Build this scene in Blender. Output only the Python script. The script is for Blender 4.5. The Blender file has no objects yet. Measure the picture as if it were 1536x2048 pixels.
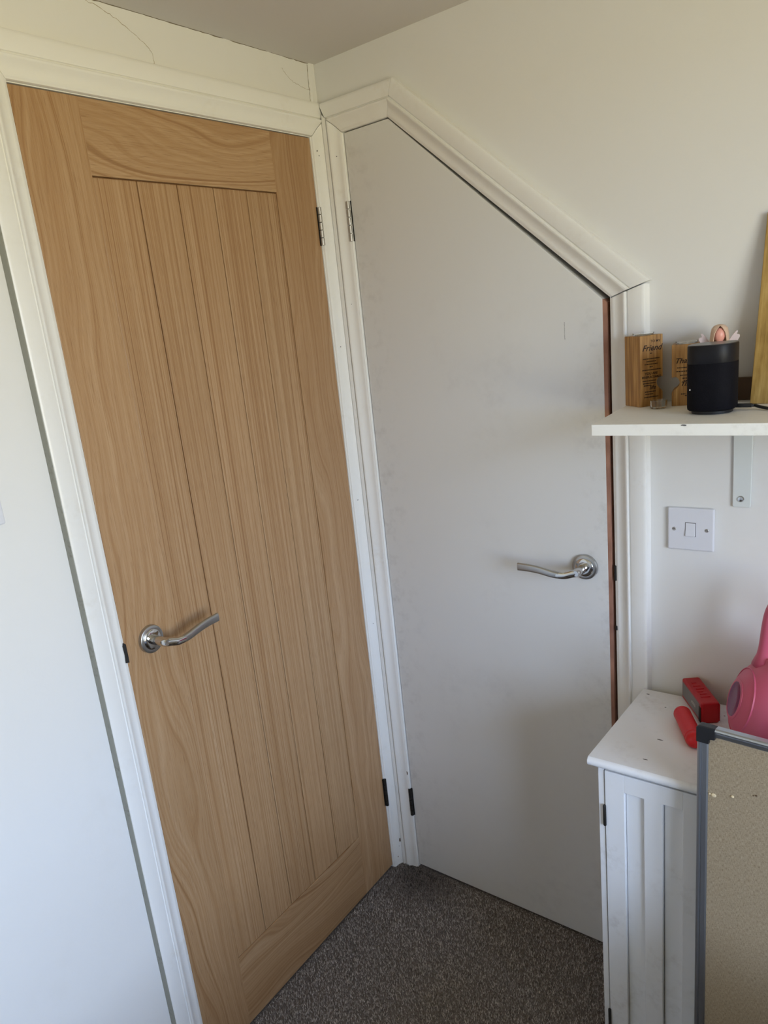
import bpy, bmesh, math, random
import numpy as np
from mathutils import Vector, Matrix

random.seed(7)
rng = np.random.default_rng(7)
scene = bpy.context.scene
COL = scene.collection

# ------------------------------------------------------------------ camera
CAM_POS = (1.25804, -1.54404, 1.56547)
CAM_R = ((0.7661714919, 0.6319832944, -0.1165262224),
         (-0.0876107437, 0.2823532423, 0.9553015252),
         (0.6366361618, -0.7217158458, 0.2716995314))
cam_data = bpy.data.cameras.new('camera')
cam = bpy.data.objects.new('camera', cam_data)
COL.objects.link(cam)
rm = Matrix(CAM_R).transposed().to_4x4()
cam.matrix_world = Matrix.Translation(CAM_POS) @ rm
cam_data.sensor_fit = 'AUTO'
cam_data.sensor_width = 36.0
cam_data.lens = 1536.554 * 36.0 / 2048.0
cam_data.shift_x = 93.83 / 2048.0
cam_data.shift_y = 65.39 / 2048.0
cam_data.clip_start = 0.02
cam_data.clip_end = 200
scene.camera = cam

# ------------------------------------------------------------------ world: overcast blue-white sky above, sunlit ground below
world = bpy.data.worlds.new('world')
scene.world = world
world.use_nodes = True
wn, wl = world.node_tree.nodes, world.node_tree.links
wn.clear()
w_out = wn.new('ShaderNodeOutputWorld')
w_bg = wn.new('ShaderNodeBackground')
w_tc = wn.new('ShaderNodeTexCoord')
w_sep = wn.new('ShaderNodeSeparateXYZ')
w_ramp = wn.new('ShaderNodeValToRGB')
w_map = wn.new('ShaderNodeMapRange')
w_map.inputs['From Min'].default_value = -1
w_map.inputs['From Max'].default_value = 1
wl.new(w_tc.outputs['Generated'], w_sep.inputs[0])
wl.new(w_sep.outputs['Z'], w_map.inputs['Value'])
wl.new(w_map.outputs['Result'], w_ramp.inputs[0])
SKY_UP = (0.72, 1.06, 1.85, 1)
SKY_LOW = (1.02, 1.23, 1.54, 1)
GROUND = (0.84, 0.75, 0.46, 1)
e = w_ramp.color_ramp.elements
e[0].position = 0.49; e[0].color = GROUND
e[1].position = 0.505; e[1].color = SKY_LOW
el = e.new(1.0); el.color = SKY_UP
wl.new(w_ramp.outputs[0], w_bg.inputs[0])
w_bg.inputs[1].default_value = 12.8
wl.new(w_bg.outputs[0], w_out.inputs[0])

# window opening in the wall behind the camera's right shoulder (daylight source)
WIN_X, WIN_Y0, WIN_Y1, WIN_Z0, WIN_Z1 = 2.5, -2.20, -0.85, 0.72, 2.00
pd = bpy.data.lights.new('window_portal', 'AREA')
pd.shape = 'RECTANGLE'
pd.size = WIN_Y1 - WIN_Y0
pd.size_y = WIN_Z1 - WIN_Z0
pd.cycles.is_portal = True
po = bpy.data.objects.new('window_portal', pd)
po.matrix_world = Matrix.Translation((WIN_X + 0.10, (WIN_Y0 + WIN_Y1) / 2, (WIN_Z0 + WIN_Z1) / 2)) @ \
    Matrix(((0, 0, 1), (1, 0, 0), (0, 1, 0))).to_4x4()      # local -Z -> -X
COL.objects.link(po)

scene.view_settings.view_transform = 'Standard'
scene.view_settings.look = 'None'
scene.view_settings.gamma = 1.0
scene.view_settings.use_curve_mapping = False
scene.view_settings.exposure = 0.0
scene.cycles.max_bounces = 8
scene.cycles.diffuse_bounces = 5
scene.cycles.glossy_bounces = 4
scene.cycles.transmission_bounces = 6
scene.cycles.caustics_reflective = False
scene.cycles.caustics_refractive = False

TH = 0.0513624          # the left wall is a little out of square
CEIL = 2.1427

# ------------------------------------------------------------------ materials
def srgb(r, g, b):
    f = lambda c: ((c / 255) / 12.92) if c / 255 <= 0.04045 else (((c / 255) + 0.055) / 1.055) ** 2.4
    return (f(r), f(g), f(b), 1.0)

class NT:
    def __init__(s, name):
        s.m = bpy.data.materials.new(name); s.m.use_nodes = True
        s.n = s.m.node_tree.nodes; s.l = s.m.node_tree.links
        s.b = s.n['Principled BSDF']
    def node(s, t, **kw):
        x = s.n.new(t)
        for k, v in kw.items():
            if k in x.inputs: x.inputs[k].default_value = v
            else: setattr(x, k, v)
        return x
    def link(s, a, b): s.l.new(a, b)
    def math(s, op, a, b=None, clamp=False):
        x = s.n.new('ShaderNodeMath'); x.operation = op; x.use_clamp = clamp
        for i, v in enumerate((a, b)):
            if v is None: continue
            if isinstance(v, (int, float)): x.inputs[i].default_value = v
            else: s.l.new(v, x.inputs[i])
        return x.outputs[0]
    def comb(s, x, y, z):
        c = s.n.new('ShaderNodeCombineXYZ')
        for i, v in enumerate((x, y, z)):
            if isinstance(v, (int, float)): c.inputs[i].default_value = v
            else: s.l.new(v, c.inputs[i])
        return c.outputs[0]
    def noise(s, vec, scale=1.0, detail=2.0, rough=0.5):
        x = s.n.new('ShaderNodeTexNoise')
        x.inputs['Scale'].default_value = scale; x.inputs['Detail'].default_value = detail
        x.inputs['Roughness'].default_value = rough
        if vec is not None: s.l.new(vec, x.inputs['Vector'])
        return x.outputs['Fac']
    def ramp(s, fac, stops, interp='LINEAR'):
        x = s.n.new('ShaderNodeValToRGB'); x.color_ramp.interpolation = interp
        e = x.color_ramp.elements
        e[0].position, e[0].color = stops[0]
        e[1].position, e[1].color = stops[-1]
        for p, c in stops[1:-1]:
            q = e.new(p); q.color = c
        s.l.new(fac, x.inputs[0]); return x.outputs[0]
    def mix(s, fac, a, b, mode='MIX'):
        x = s.n.new('ShaderNodeMix'); x.data_type = 'RGBA'; x.blend_type = mode
        for i, v in ((0, fac), (6, a), (7, b)):
            if isinstance(v, (int, float)): x.inputs[i].default_value = v
            elif isinstance(v, tuple): x.inputs[i].default_value = v
            else: s.l.new(v, x.inputs[i])
        return x.outputs[2]
    def bump(s, h, strength=0.1, dist=0.01):
        x = s.n.new('ShaderNodeBump'); x.inputs['Strength'].default_value = strength
        x.inputs['Distance'].default_value = dist
        s.l.new(h, x.inputs['Height']); s.l.new(x.outputs[0], s.b.inputs['Normal'])
    def obj(s):
        return s.n.new('ShaderNodeTexCoord').outputs['Object']
    def sep(s, v):
        x = s.n.new('ShaderNodeSeparateXYZ'); s.l.new(v, x.inputs[0]); return x.outputs

def plain(name, col, rough=0.5, metal=0.0, **kw):
    t = NT(name); t.b.inputs['Base Color'].default_value = col
    t.b.inputs['Roughness'].default_value = rough; t.b.inputs['Metallic'].default_value = metal
    for k, v in kw.items(): t.b.inputs[k].default_value = v
    return t.m

def painted(name, col, dirt, rough=0.5, scale=3.0, amount=0.5, bump=0.05, bscale=220, edges=None):
    t = NT(name); P = t.obj()
    n = t.noise(P, scale, 4, 0.6)
    n2 = t.noise(P, scale * 7, 4, 0.65)
    f = t.math('MULTIPLY', t.math('MULTIPLY', t.math('SUBTRACT', n, 0.52, True), t.math('SUBTRACT', n2, 0.44, True)), 60 * amount, True)
    if edges:          # hand marks gather along the two vertical edges of the leaf
        X = t.sep(P)[0]
        lo = t.n.new('ShaderNodeMapRange'); lo.inputs['From Min'].default_value = edges[0]; lo.inputs['From Max'].default_value = edges[0] + .10
        lo.inputs['To Min'].default_value = 1.0; lo.inputs['To Max'].default_value = 0.0; t.link(X, lo.inputs['Value'])
        hi = t.n.new('ShaderNodeMapRange'); hi.inputs['From Min'].default_value = edges[1] - .08; hi.inputs['From Max'].default_value = edges[1]
        t.link(X, hi.inputs['Value'])
        g = t.math('MULTIPLY', t.math('SUBTRACT', n2, 0.50, True), t.math('ADD', lo.outputs[0], hi.outputs[0]))
        f = t.math('ADD', f, t.math('MULTIPLY', g, 3.0), True)
    c = t.mix(f, col, dirt)
    n3 = t.noise(P, 1.3, 2, 0.5)
    c = t.mix(0.06, c, t.ramp(n3, [(0.3, (0.6, 0.6, 0.6, 1)), (0.7, (1, 1, 1, 1))]), 'MULTIPLY')
    t.link(c, t.b.inputs['Base Color'])
    t.b.inputs['Roughness'].default_value = rough
    t.bump(t.noise(P, bscale, 3, 0.6), bump, 0.002)
    return t.m

def oak(name, across, along, freq, warp, stretch, seed, bw):
    t = NT(name); P = t.sep(t.obj())
    oi = t.n.new('ShaderNodeObjectInfo').outputs['Random']
    off = t.math('MULTIPLY', oi, 37.0)
    a, l = P[across], P[along]
    warpn = t.noise(t.comb(t.math('MULTIPLY', a, 5.0), t.math('MULTIPLY', l, stretch), t.math('ADD', off, seed)), 1.0, 2.0, 0.45)
    ring = t.math('ADD', t.math('MULTIPLY', a, freq), t.math('MULTIPLY', warpn, warp))
    ringn = t.noise(t.comb(ring, t.math('MULTIPLY', l, 0.35), off), 1.0, 2.0, 0.55)
    fibre = t.noise(t.comb(t.math('MULTIPLY', a, 520.0), t.math('MULTIPLY', l, 9.0), off), 1.0, 2.0, 0.6)
    pore = t.noise(t.comb(t.math('MULTIPLY', a, 900.0), t.math('MULTIPLY', l, 26.0), off), 1.0, 1.0, 0.5)
    tone = t.noise(t.comb(t.math('MULTIPLY', a, 2.0), t.math('MULTIPLY', l, 1.1), off), 1.0, 1.0, 0.5)
    c = t.ramp(ringn, [(0.30, srgb(158, 117, 77)), (0.45, srgb(187, 149, 107)), (0.54, srgb(195, 159, 118)), (0.72, srgb(208, 175, 136))])
    c = t.mix(t.math('MULTIPLY', t.math('SUBTRACT', fibre, 0.42, True), 1.5, True), c, srgb(168, 124, 80))
    c = t.mix(t.math('MULTIPLY', t.math('SUBTRACT', 0.40, pore, True), 3.2, True), c, srgb(132, 92, 56))
    c = t.mix(0.5, c, t.ramp(tone, [(0.3, (0.80, 0.78, 0.75, 1)), (0.7, (1.0, 1.0, 1.0, 1))]), 'MULTIPLY')
    c = t.mix(t.math('MULTIPLY', oi, 0.22), c, srgb(176, 132, 88))
    c = t.mix(1.0, c, (0.80, 0.80, 0.81, 1), 'MULTIPLY')
    t.link(c, t.b.inputs['Base Color'])
    t.b.inputs['Roughness'].default_value = 0.42
    t.bump(t.math('ADD', t.math('MULTIPLY', fibre, 0.6), t.math('MULTIPLY', pore, 0.6)), bw, 0.0015)
    return t.m

M = {}
M['wall'] = painted('wall_paint', (0.745, 0.74, 0.725, 1), (0.64, 0.62, 0.57, 1), 0.6, 2.2, 0.10, 0.06, 160)
M['ceiling'] = painted('ceiling_paint', (0.66, 0.63, 0.60, 1), (0.58, 0.55, 0.50, 1), 0.75, 1.5, 0.1, 0.05, 120)
M['trim'] = painted('trim_gloss_paint', (0.80, 0.795, 0.775, 1), (0.66, 0.62, 0.55, 1), 0.32, 9.0, 0.15, 0.06, 90)
M['white_door'] = painted('white_door_paint', (0.69, 0.69, 0.685, 1), (0.52, 0.515, 0.51, 1), 0.34, 4.0, 0.14, 0.05, 240, (0.0, 0.598))
M['cabinet'] = painted('white_cabinet_paint', (0.80, 0.81, 0.83, 1), (0.55, 0.53, 0.52, 1), 0.42, 8.0, 0.25, 0.03, 150)
M['shelf'] = painted('shelf_paint', (0.87, 0.87, 0.84, 1), (0.60, 0.58, 0.54, 1), 0.5, 9.0, 0.25, 0.05, 150)
M['oak_plank'] = oak('oak_plank', 1, 2, 300.0, 7.0, 0.7, 3.0, 0.30)
M['oak_stile'] = oak('oak_stile', 1, 2, 110.0, 42.0, 1.1, 11.0, 0.28)
M['oak_rail'] = oak('oak_rail', 2, 1, 120.0, 34.0, 1.1, 5.0, 0.28)
M['oak_core'] = plain('oak_groove', srgb(120, 84, 50), 0.7)
M['chrome'] = plain('polished_chrome', (0.62, 0.62, 0.62, 1), 0.09, 1.0)
M['satin'] = plain('satin_nickel', (0.46, 0.46, 0.455, 1), 0.30, 1.0)
M['steel'] = plain('worn_steel', (0.46, 0.44, 0.41, 1), 0.42, 0.8)
M['dark_metal'] = plain('dark_metal', (0.035, 0.033, 0.03, 1), 0.5, 0.6)
M['black'] = plain('black_void', (0.012, 0.011, 0.010, 1), 0.7)
M['plastic_white'] = plain('white_switch_plastic', (0.68, 0.69, 0.74, 1), 0.28)
M['bracket'] = plain('bracket_enamel', (0.66, 0.69, 0.68, 1), 0.35)
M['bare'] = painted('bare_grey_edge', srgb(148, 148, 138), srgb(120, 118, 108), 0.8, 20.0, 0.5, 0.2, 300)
M['bed_cover'] = plain('slate_cotton', srgb(92, 94, 104), 0.9)
M['fine_crack'] = plain('hairline_crack', srgb(166, 156, 138), 0.9)
M['crack'] = plain('plaster_crack', srgb(120, 110, 92), 0.9)
M['chip'] = plain('paint_chip', srgb(92, 66, 44), 0.8)
M['grime'] = plain('grime_speck', srgb(96, 94, 96), 0.8)
M['black_cloth'] = None
M['brown'] = plain('dark_brown_wood', srgb(86, 62, 38), 0.6)
M['pink'] = plain('pink_plastic', srgb(198, 88, 116), 0.42)
M['purple'] = plain('purple_plastic', srgb(112, 48, 92), 0.22)
M['red'] = plain('red_plastic', srgb(172, 10, 24), 0.42)
M['red2'] = plain('bright_red_plastic', srgb(196, 14, 24), 0.45)
M['screen_grey'] = plain('grey_print_panel', srgb(112, 108, 108), 0.4)
M['print_light'] = plain('pale_print', srgb(190, 186, 184), 0.6)
M['alu'] = plain('brushed_aluminium', (0.47, 0.50, 0.54, 1), 0.30, 0.92)
M['cap_black'] = plain('black_corner_plastic', (0.012, 0.012, 0.014, 1), 0.35)
M['cable'] = plain('black_cable', (0.010, 0.010, 0.011, 1), 0.5)
M['face'] = plain('figurine_face', srgb(226, 160, 146), 0.35)
M['hair'] = plain('figurine_hair', srgb(206, 178, 156), 0.5)
M['gown'] = plain('figurine_gown', srgb(232, 228, 226), 0.45)
M['wing'] = plain('figurine_wing', srgb(206, 190, 192), 0.4)
M['ink'] = plain('burnt_lettering', srgb(40, 24, 16), 0.8)
M['cream'] = plain('cream_fibre', srgb(214, 196, 160), 0.8)
M['wax'] = plain('tealight_wax', srgb(225, 222, 214), 0.5)

def m_glass():
    t = NT('clear_glass')
    t.b.inputs['Base Color'].default_value = (0.95, 0.97, 0.97, 1)
    t.b.inputs['Roughness'].default_value = 0.03
    t.b.inputs['IOR'].default_value = 1.45
    t.b.inputs['Transmission Weight'].default_value = 1.0
    return t.m
M['glass'] = m_glass()

def m_pane():
    t = NT('window_pane_glass')
    tr = t.n.new('ShaderNodeBsdfTransparent'); gl = t.n.new('ShaderNodeBsdfGlossy')
    gl.inputs['Roughness'].default_value = 0.02
    mx = t.n.new('ShaderNodeMixShader'); mx.inputs[0].default_value = 0.05
    t.link(tr.outputs[0], mx.inputs[1]); t.link(gl.outputs[0], mx.inputs[2])
    t.link(mx.outputs[0], t.n['Material Output'].inputs['Surface'])
    return t.m
M['pane'] = m_pane()

def m_block(name, c1, c2, c3):
    t = NT(name); P = t.sep(t.obj())
    oi = t.n.new('ShaderNodeObjectInfo').outputs['Random']
    n = t.noise(t.comb(t.math('MULTIPLY', P[0], 190.0), t.math('MULTIPLY', P[1], 190.0), t.math('ADD', t.math('MULTIPLY', P[2], 9.0), oi)), 1.0, 3, 0.6)
    n2 = t.noise(t.comb(t.math('MULTIPLY', P[0], 30.0), t.math('MULTIPLY', P[1], 30.0), t.math('MULTIPLY', P[2], 12.0)), 1.0, 2, 0.5)
    c = t.ramp(n, [(0.30, c1), (0.55, c2), (0.75, c3)])
    c = t.mix(t.math('MULTIPLY', t.math('SUBTRACT', n2, 0.5, True), 2.0, True), c, c1)
    t.link(c, t.b.inputs['Base Color']); t.b.inputs['Roughness'].default_value = 0.5
    return t.m
M['block'] = m_block('acacia_wood', srgb(128, 86, 40), srgb(176, 130, 70), srgb(208, 168, 104))

def m_gold():
    t = NT('gold_stained_board'); P = t.sep(t.obj())
    n = t.noise(t.comb(t.math('MULTIPLY', P[0], 120.0), t.math('MULTIPLY', P[1], 120.0), t.math('MULTIPLY', P[2], 14.0)), 1.0, 3, 0.65)
    c = t.ramp(n, [(0.28, srgb(128, 98, 44)), (0.5, srgb(166, 134, 72)), (0.74, srgb(190, 160, 98))])
    t.link(c, t.b.inputs['Base Color']); t.b.inputs['Roughness'].default_value = 0.45
    return t.m
M['gold'] = m_gold()

def m_lipping():
    t = NT('red_hardwood_edge'); P = t.sep(t.obj())
    n = t.noise(t.comb(t.math('MULTIPLY', P[1], 300.0), t.math('MULTIPLY', P[2], 12.0), 0.0), 1.0, 3, 0.6)
    c = t.ramp(n, [(0.3, srgb(132, 92, 76)), (0.7, srgb(176, 132, 112))])
    t.link(c, t.b.inputs['Base Color']); t.b.inputs['Roughness'].default_value = 0.7
    return t.m
M['lipping'] = m_lipping()

def m_cloth():
    t = NT('speaker_fabric'); P = t.obj()
    n = t.noise(P, 900, 2, 0.5)
    c = t.ramp(n, [(0.3, (0.002, 0.002, 0.004, 1)), (0.7, (0.006, 0.006, 0.010, 1))])
    t.link(c, t.b.inputs['Base Color']); t.b.inputs['Roughness'].default_value = 0.75
    t.b.inputs['Specular IOR Level'].default_value = 0.12
    t.bump(n, 0.3, 0.001)
    return t.m
M['black_cloth'] = m_cloth()
M['spk_top'] = plain('speaker_top_plastic', (0.05, 0.05, 0.052, 1), 0.28)
M['spk_band'] = plain('speaker_band_plastic', (0.004, 0.004, 0.007, 1), 0.5, **{'Specular IOR Level': 0.3})

def m_hessian():
    t = NT('beige_hessian'); P = t.sep(t.obj())
    a = t.noise(t.comb(t.math('MULTIPLY', P[0], 1500.0), t.math('MULTIPLY', P[2], 160.0), 0.0), 1.0, 2, 0.5)
    b = t.noise(t.comb(t.math('MULTIPLY', P[0], 200.0), t.math('MULTIPLY', P[2], 1500.0), 3.0), 1.0, 2, 0.5)
    h = t.math('ADD', a, b)
    f = t.math('MULTIPLY', h, 0.5)
    c = t.ramp(f, [(0.36, srgb(128, 111, 87)), (0.5, srgb(160, 143, 116)), (0.64, srgb(178, 162, 136))])
    t.link(c, t.b.inputs['Base Color']); t.b.inputs['Roughness'].default_value = 0.9
    t.bump(f, 0.4, 0.002)
    return t.m
M['hessian'] = m_hessian()

def m_carpet(name, attr):
    t = NT(name)
    if attr:
        x = t.n.new('ShaderNodeAttribute'); x.attribute_name = 'tuft'
        t.link(x.outputs['Color'], t.b.inputs['Base Color'])
    else:
        n = t.noise(t.obj(), 260, 3, 0.7)
        t.link(t.ramp(n, [(0.3, srgb(78, 73, 71)), (0.7, srgb(138, 130, 127))]), t.b.inputs['Base Color'])
    t.b.inputs['Roughness'].default_value = 0.95
    t.b.inputs['Specular IOR Level'].default_value = 0.1
    return t.m
M['carpet'] = m_carpet('carpet_backing', False)
M['tuft'] = m_carpet('carpet_tufts', True)

# ------------------------------------------------------------------ builders
def obj(name, verts, faces, mat, parent=None, smooth=False, bevel=0.0, seg=2, kind=None, autosmooth=None):
    me = bpy.data.meshes.new(name)
    me.from_pydata([tuple(v) for v in verts], [], [tuple(f) for f in faces])
    bm = bmesh.new(); bm.from_mesh(me)
    bmesh.ops.recalc_face_normals(bm, faces=bm.faces)
    bm.to_mesh(me); bm.free()
    o = bpy.data.objects.new(name, me)
    me.materials.append(mat)
    COL.objects.link(o)
    if parent is not None: o.parent = parent
    if smooth:
        for p in me.polygons: p.use_smooth = True
        if autosmooth:
            me.set_sharp_from_angle(angle=math.radians(autosmooth))
    if bevel > 0:
        b = o.modifiers.new('bevel', 'BEVEL'); b.width = bevel; b.segments = seg
        b.limit_method = 'ANGLE'; b.angle_limit = math.radians(40)
    if kind: o['kind'] = kind
    return o

def box_vf(x0, x1, y0, y1, z0, z1):
    v = [(x0, y0, z0), (x1, y0, z0), (x1, y1, z0), (x0, y1, z0), (x0, y0, z1), (x1, y0, z1), (x1, y1, z1), (x0, y1, z1)]
    f = [(0, 3, 2, 1), (4, 5, 6, 7), (0, 1, 5, 4), (1, 2, 6, 5), (2, 3, 7, 6), (3, 0, 4, 7)]
    return v, f

def box(name, x0, x1, y0, y1, z0, z1, mat, parent=None, bevel=0.0, **kw):
    v, f = box_vf(x0, x1, y0, y1, z0, z1)
    return obj(name, v, f, mat, parent, bevel=bevel, **kw)

def join_vf(parts):
    V, F = [], []
    for v, f in parts:
        o = len(V); V += list(v); F += [tuple(i + o for i in q) for q in f]
    return V, F

def prism_vf(poly, d0, d1, axis='y'):
    """poly in 2-D, extruded between d0 and d1. axis y: poly=(x,z); x: poly=(y,z); z: poly=(x,y)"""
    def P(a, b, d):
        return (a, d, b) if axis == 'y' else ((d, a, b) if axis == 'x' else (a, b, d))
    n = len(poly)
    v = [P(a, b, d0) for a, b in poly] + [P(a, b, d1) for a, b in poly]
    f = [tuple(range(n))[::-1], tuple(range(n, 2 * n))]
    f += [(i, (i + 1) % n, n + (i + 1) % n, n + i) for i in range(n)]
    return v, f

def lathe_vf(prof, n=32, axis='z', c=(0, 0, 0)):
    """prof: list of (r, h)"""
    v, f = [], []
    for r, h in prof:
        for k in range(n):
            a = 2 * math.pi * k / n
            p = (r * math.cos(a), r * math.sin(a))
            q = (p[0], p[1], h) if axis == 'z' else ((h, p[0], p[1]) if axis == 'x' else (p[0], h, p[1]))
            v.append((q[0] + c[0], q[1] + c[1], q[2] + c[2]))
    m = len(prof)
    for i in range(m - 1):
        for k in range(n):
            f.append((i * n + k, i * n + (k + 1) % n, (i + 1) * n + (k + 1) % n, (i + 1) * n + k))
    f.append(tuple(range(n))[::-1]); f.append(tuple((m - 1) * n + k for k in range(n)))
    return v, f

def sweep_vf(path, secs, n=16, up=Vector((0, 0, 1)), power=2.0):
    """ellipse sections swept along a path; secs: list of (half width sideways, half height along up)"""
    v, f = [], []
    P = [Vector(p) for p in path]
    for i, p in enumerate(P):
        t = (P[min(i + 1, len(P) - 1)] - P[max(i - 1, 0)]).normalized()
        s = t.cross(up)
        s = s.normalized() if s.length > 1e-5 else Vector((1, 0, 0))
        u = s.cross(t).normalized()
        w, h = secs[i]
        for k in range(n):
            a = 2 * math.pi * k / n
            ca, sa = math.cos(a), math.sin(a)
            ca = math.copysign(abs(ca) ** (2 / power), ca); sa = math.copysign(abs(sa) ** (2 / power), sa)
            v.append(tuple(p + s * (w * ca) + u * (h * sa)))
    m = len(P)
    for i in range(m - 1):
        for k in range(n):
            f.append((i * n + k, i * n + (k + 1) % n, (i + 1) * n + (k + 1) % n, (i + 1) * n + k))
    f.append(tuple(range(n))[::-1]); f.append(tuple((m - 1) * n + k for k in range(n)))
    return v, f

def bez(p, n=24):
    """Catmull-Rom through points"""
    P = [Vector(q) for q in p]; out = []
    for i in range(len(P) - 1):
        a, b, c, d = P[max(i - 1, 0)], P[i], P[i + 1], P[min(i + 2, len(P) - 1)]
        for k in range(n):
            t = k / n
            out.append(0.5 * ((2 * b) + (c - a) * t + (2 * a - 5 * b + 4 * c - d) * t * t + (3 * b - a - 3 * c + d) * t ** 3))
    out.append(P[-1]); return out

def empty(name, loc=(0, 0, 0), rz=0.0, label=None, cat=None, group=None, kind=None):
    o = bpy.data.objects.new(name, None); COL.objects.link(o)
    o.location = loc; o.rotation_euler = (0, 0, rz); o.empty_display_size = 0.05
    tag(o, label, cat, group, kind); return o

def tag(o, label=None, cat=None, group=None, kind=None):
    if label: o['label'] = label
    if cat: o['category'] = cat
    if group: o['group'] = group
    if kind: o['kind'] = kind
    return o

def blob(name, c, r, flat_axis, mat, parent, seed=0, flat=0.0006):
    """irregular flat chip lying on a surface; flat_axis is the surface normal axis"""
    rr = random.Random(seed); n = 9; poly = []
    for k in range(n):
        a = 2 * math.pi * k / n; q = rr.uniform(0.6, 1.15)
        poly.append((r[0] * q * math.cos(a), r[1] * q * math.sin(a)))
    ax = 'xyz'[flat_axis]
    v, f = prism_vf(poly, -flat, flat, ax)
    return obj(name, [(p[0] + c[0], p[1] + c[1], p[2] + c[2]) for p in v], f, mat, parent)

def text_vf(s, size, shear=0.0, align='CENTER', bold=0.0):
    cu = bpy.data.curves.new('txt', 'FONT'); cu.body = s; cu.size = size; cu.shear = shear
    cu.align_x = align; cu.offset = bold; cu.resolution_u = 3
    o = bpy.data.objects.new('txt', cu); COL.objects.link(o)
    dg = bpy.context.evaluated_depsgraph_get()
    me = bpy.data.meshes.new_from_object(o.evaluated_get(dg))
    v = [tuple(q.co) for q in me.vertices]; f = [tuple(p.vertices) for p in me.polygons]
    bpy.data.objects.remove(o); bpy.data.curves.remove(cu); bpy.data.meshes.remove(me)
    return v, f

# ------------------------------------------------------------------ room shell
RX, RY = 2.5, -3.15
floor = box('floor', -0.35, 3.3, -3.4, 0.3, -0.12, -0.004, M['carpet'])
tag(floor, 'dark grey brown carpeted floor', 'floor', kind='structure')
ceil = box('ceiling', -0.35, 3.3, -3.4, 0.3, CEIL, CEIL + 0.12, M['ceiling'])
tag(ceil, 'plain greyish white ceiling', 'ceiling', kind='structure')

# right wall (plane y = 0) with the sloping-top opening recessed into it
OX0, OX1, OXP, OZT, OZL = 0.0684, 0.6757, 0.1965, 1.9875, 1.5575
parts = [prism_vf([(-0.3, -0.05), (OX0, -0.05), (OX0, CEIL + 0.03), (-0.3, CEIL + 0.03)], 0, 0.07),
         prism_vf([(OX0, OZT), (OXP, OZT), (OXP, CEIL + 0.03), (OX0, CEIL + 0.03)], 0, 0.07),
         prism_vf([(OXP, OZT), (OX1, OZL), (OX1, CEIL + 0.03), (OXP, CEIL + 0.03)], 0, 0.07),
         prism_vf([(OX1, -0.05), (3.25, -0.05), (3.25, CEIL + 0.03), (OX1, CEIL + 0.03)], 0, 0.07),
         box_vf(-0.3, 3.25, 0.065, 0.17, -0.05, CEIL + 0.03)]
wr = obj('wall_right', *join_vf(parts), M['wall'])
tag(wr, 'off-white painted wall with the sloping-topped white door', 'wall', kind='structure')

# left wall: local frame rotated by TH, plane local x = 0
OY0, OY1, OZ1 = -0.8085, -0.0460, 1.9880
parts = [box_vf(-0.07, 0, -3.4, OY0, -0.05, CEIL + 0.03),
         box_vf(-0.07, 0, OY0, OY1, OZ1, CEIL + 0.03),
         box_vf(-0.07, 0, OY1, 0.06, -0.05, CEIL + 0.03),
         box_vf(-0.17, -0.065, -3.4, 0.06, -0.05, CEIL + 0.03)]
wlft = obj('wall_left', *join_vf(parts), M['wall'])
wlft.rotation_euler = (0, 0, TH)
tag(wlft, 'off-white painted wall holding the oak door', 'wall', kind='structure')

# rear wall and window wall (behind the camera)
wb = box('wall_rear', -0.2, 3.25, RY - 0.12, RY, -0.05, CEIL + 0.03, M['wall'])
tag(wb, 'off-white painted wall behind the camera', 'wall', kind='structure')
parts = [box_vf(RX, RX + 0.14, RY - 0.1, WIN_Y0, -0.05, CEIL + 0.03),
         box_vf(RX, RX + 0.14, WIN_Y1, 0.1, -0.05, CEIL + 0.03),
         box_vf(RX, RX + 0.14, WIN_Y0, WIN_Y1, -0.05, WIN_Z0),
         box_vf(RX, RX + 0.14, WIN_Y0, WIN_Y1, WIN_Z1, CEIL + 0.03)]
ww = obj('wall_window', *join_vf(parts), M['wall'])
tag(ww, 'off-white painted wall with the daylight window', 'wall', kind='structure')
win = empty('window_1', (RX, 0, 0), label='white framed window letting in daylight opposite the oak door', cat='window', kind='structure')
fw = 0.05
fr = [box_vf(0.03, 0.08, WIN_Y0, WIN_Y0 + fw, WIN_Z0, WIN_Z1), box_vf(0.03, 0.08, WIN_Y1 - fw, WIN_Y1, WIN_Z0, WIN_Z1),
      box_vf(0.03, 0.08, WIN_Y0, WIN_Y1, WIN_Z0, WIN_Z0 + fw), box_vf(0.03, 0.08, WIN_Y0, WIN_Y1, WIN_Z1 - fw, WIN_Z1),
      box_vf(0.03, 0.08, (WIN_Y0 + WIN_Y1) / 2 - 0.025, (WIN_Y0 + WIN_Y1) / 2 + 0.025, WIN_Z0, WIN_Z1)]
obj('window_frame', *join_vf(fr), M['trim'], win)
for ya, yb in ((WIN_Y0 + fw, (WIN_Y0 + WIN_Y1) / 2 - 0.025), ((WIN_Y0 + WIN_Y1) / 2 + 0.025, WIN_Y1 - fw)):
    box('pane', 0.053, 0.057, ya, yb, WIN_Z0 + fw, WIN_Z1 - fw, M['pane'], win)
box('window_sill', -0.05, 0.03, WIN_Y0 - 0.05, WIN_Y1 + 0.05, WIN_Z0 - 0.03, WIN_Z0, M['trim'], win, bevel=0.004)

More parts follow.
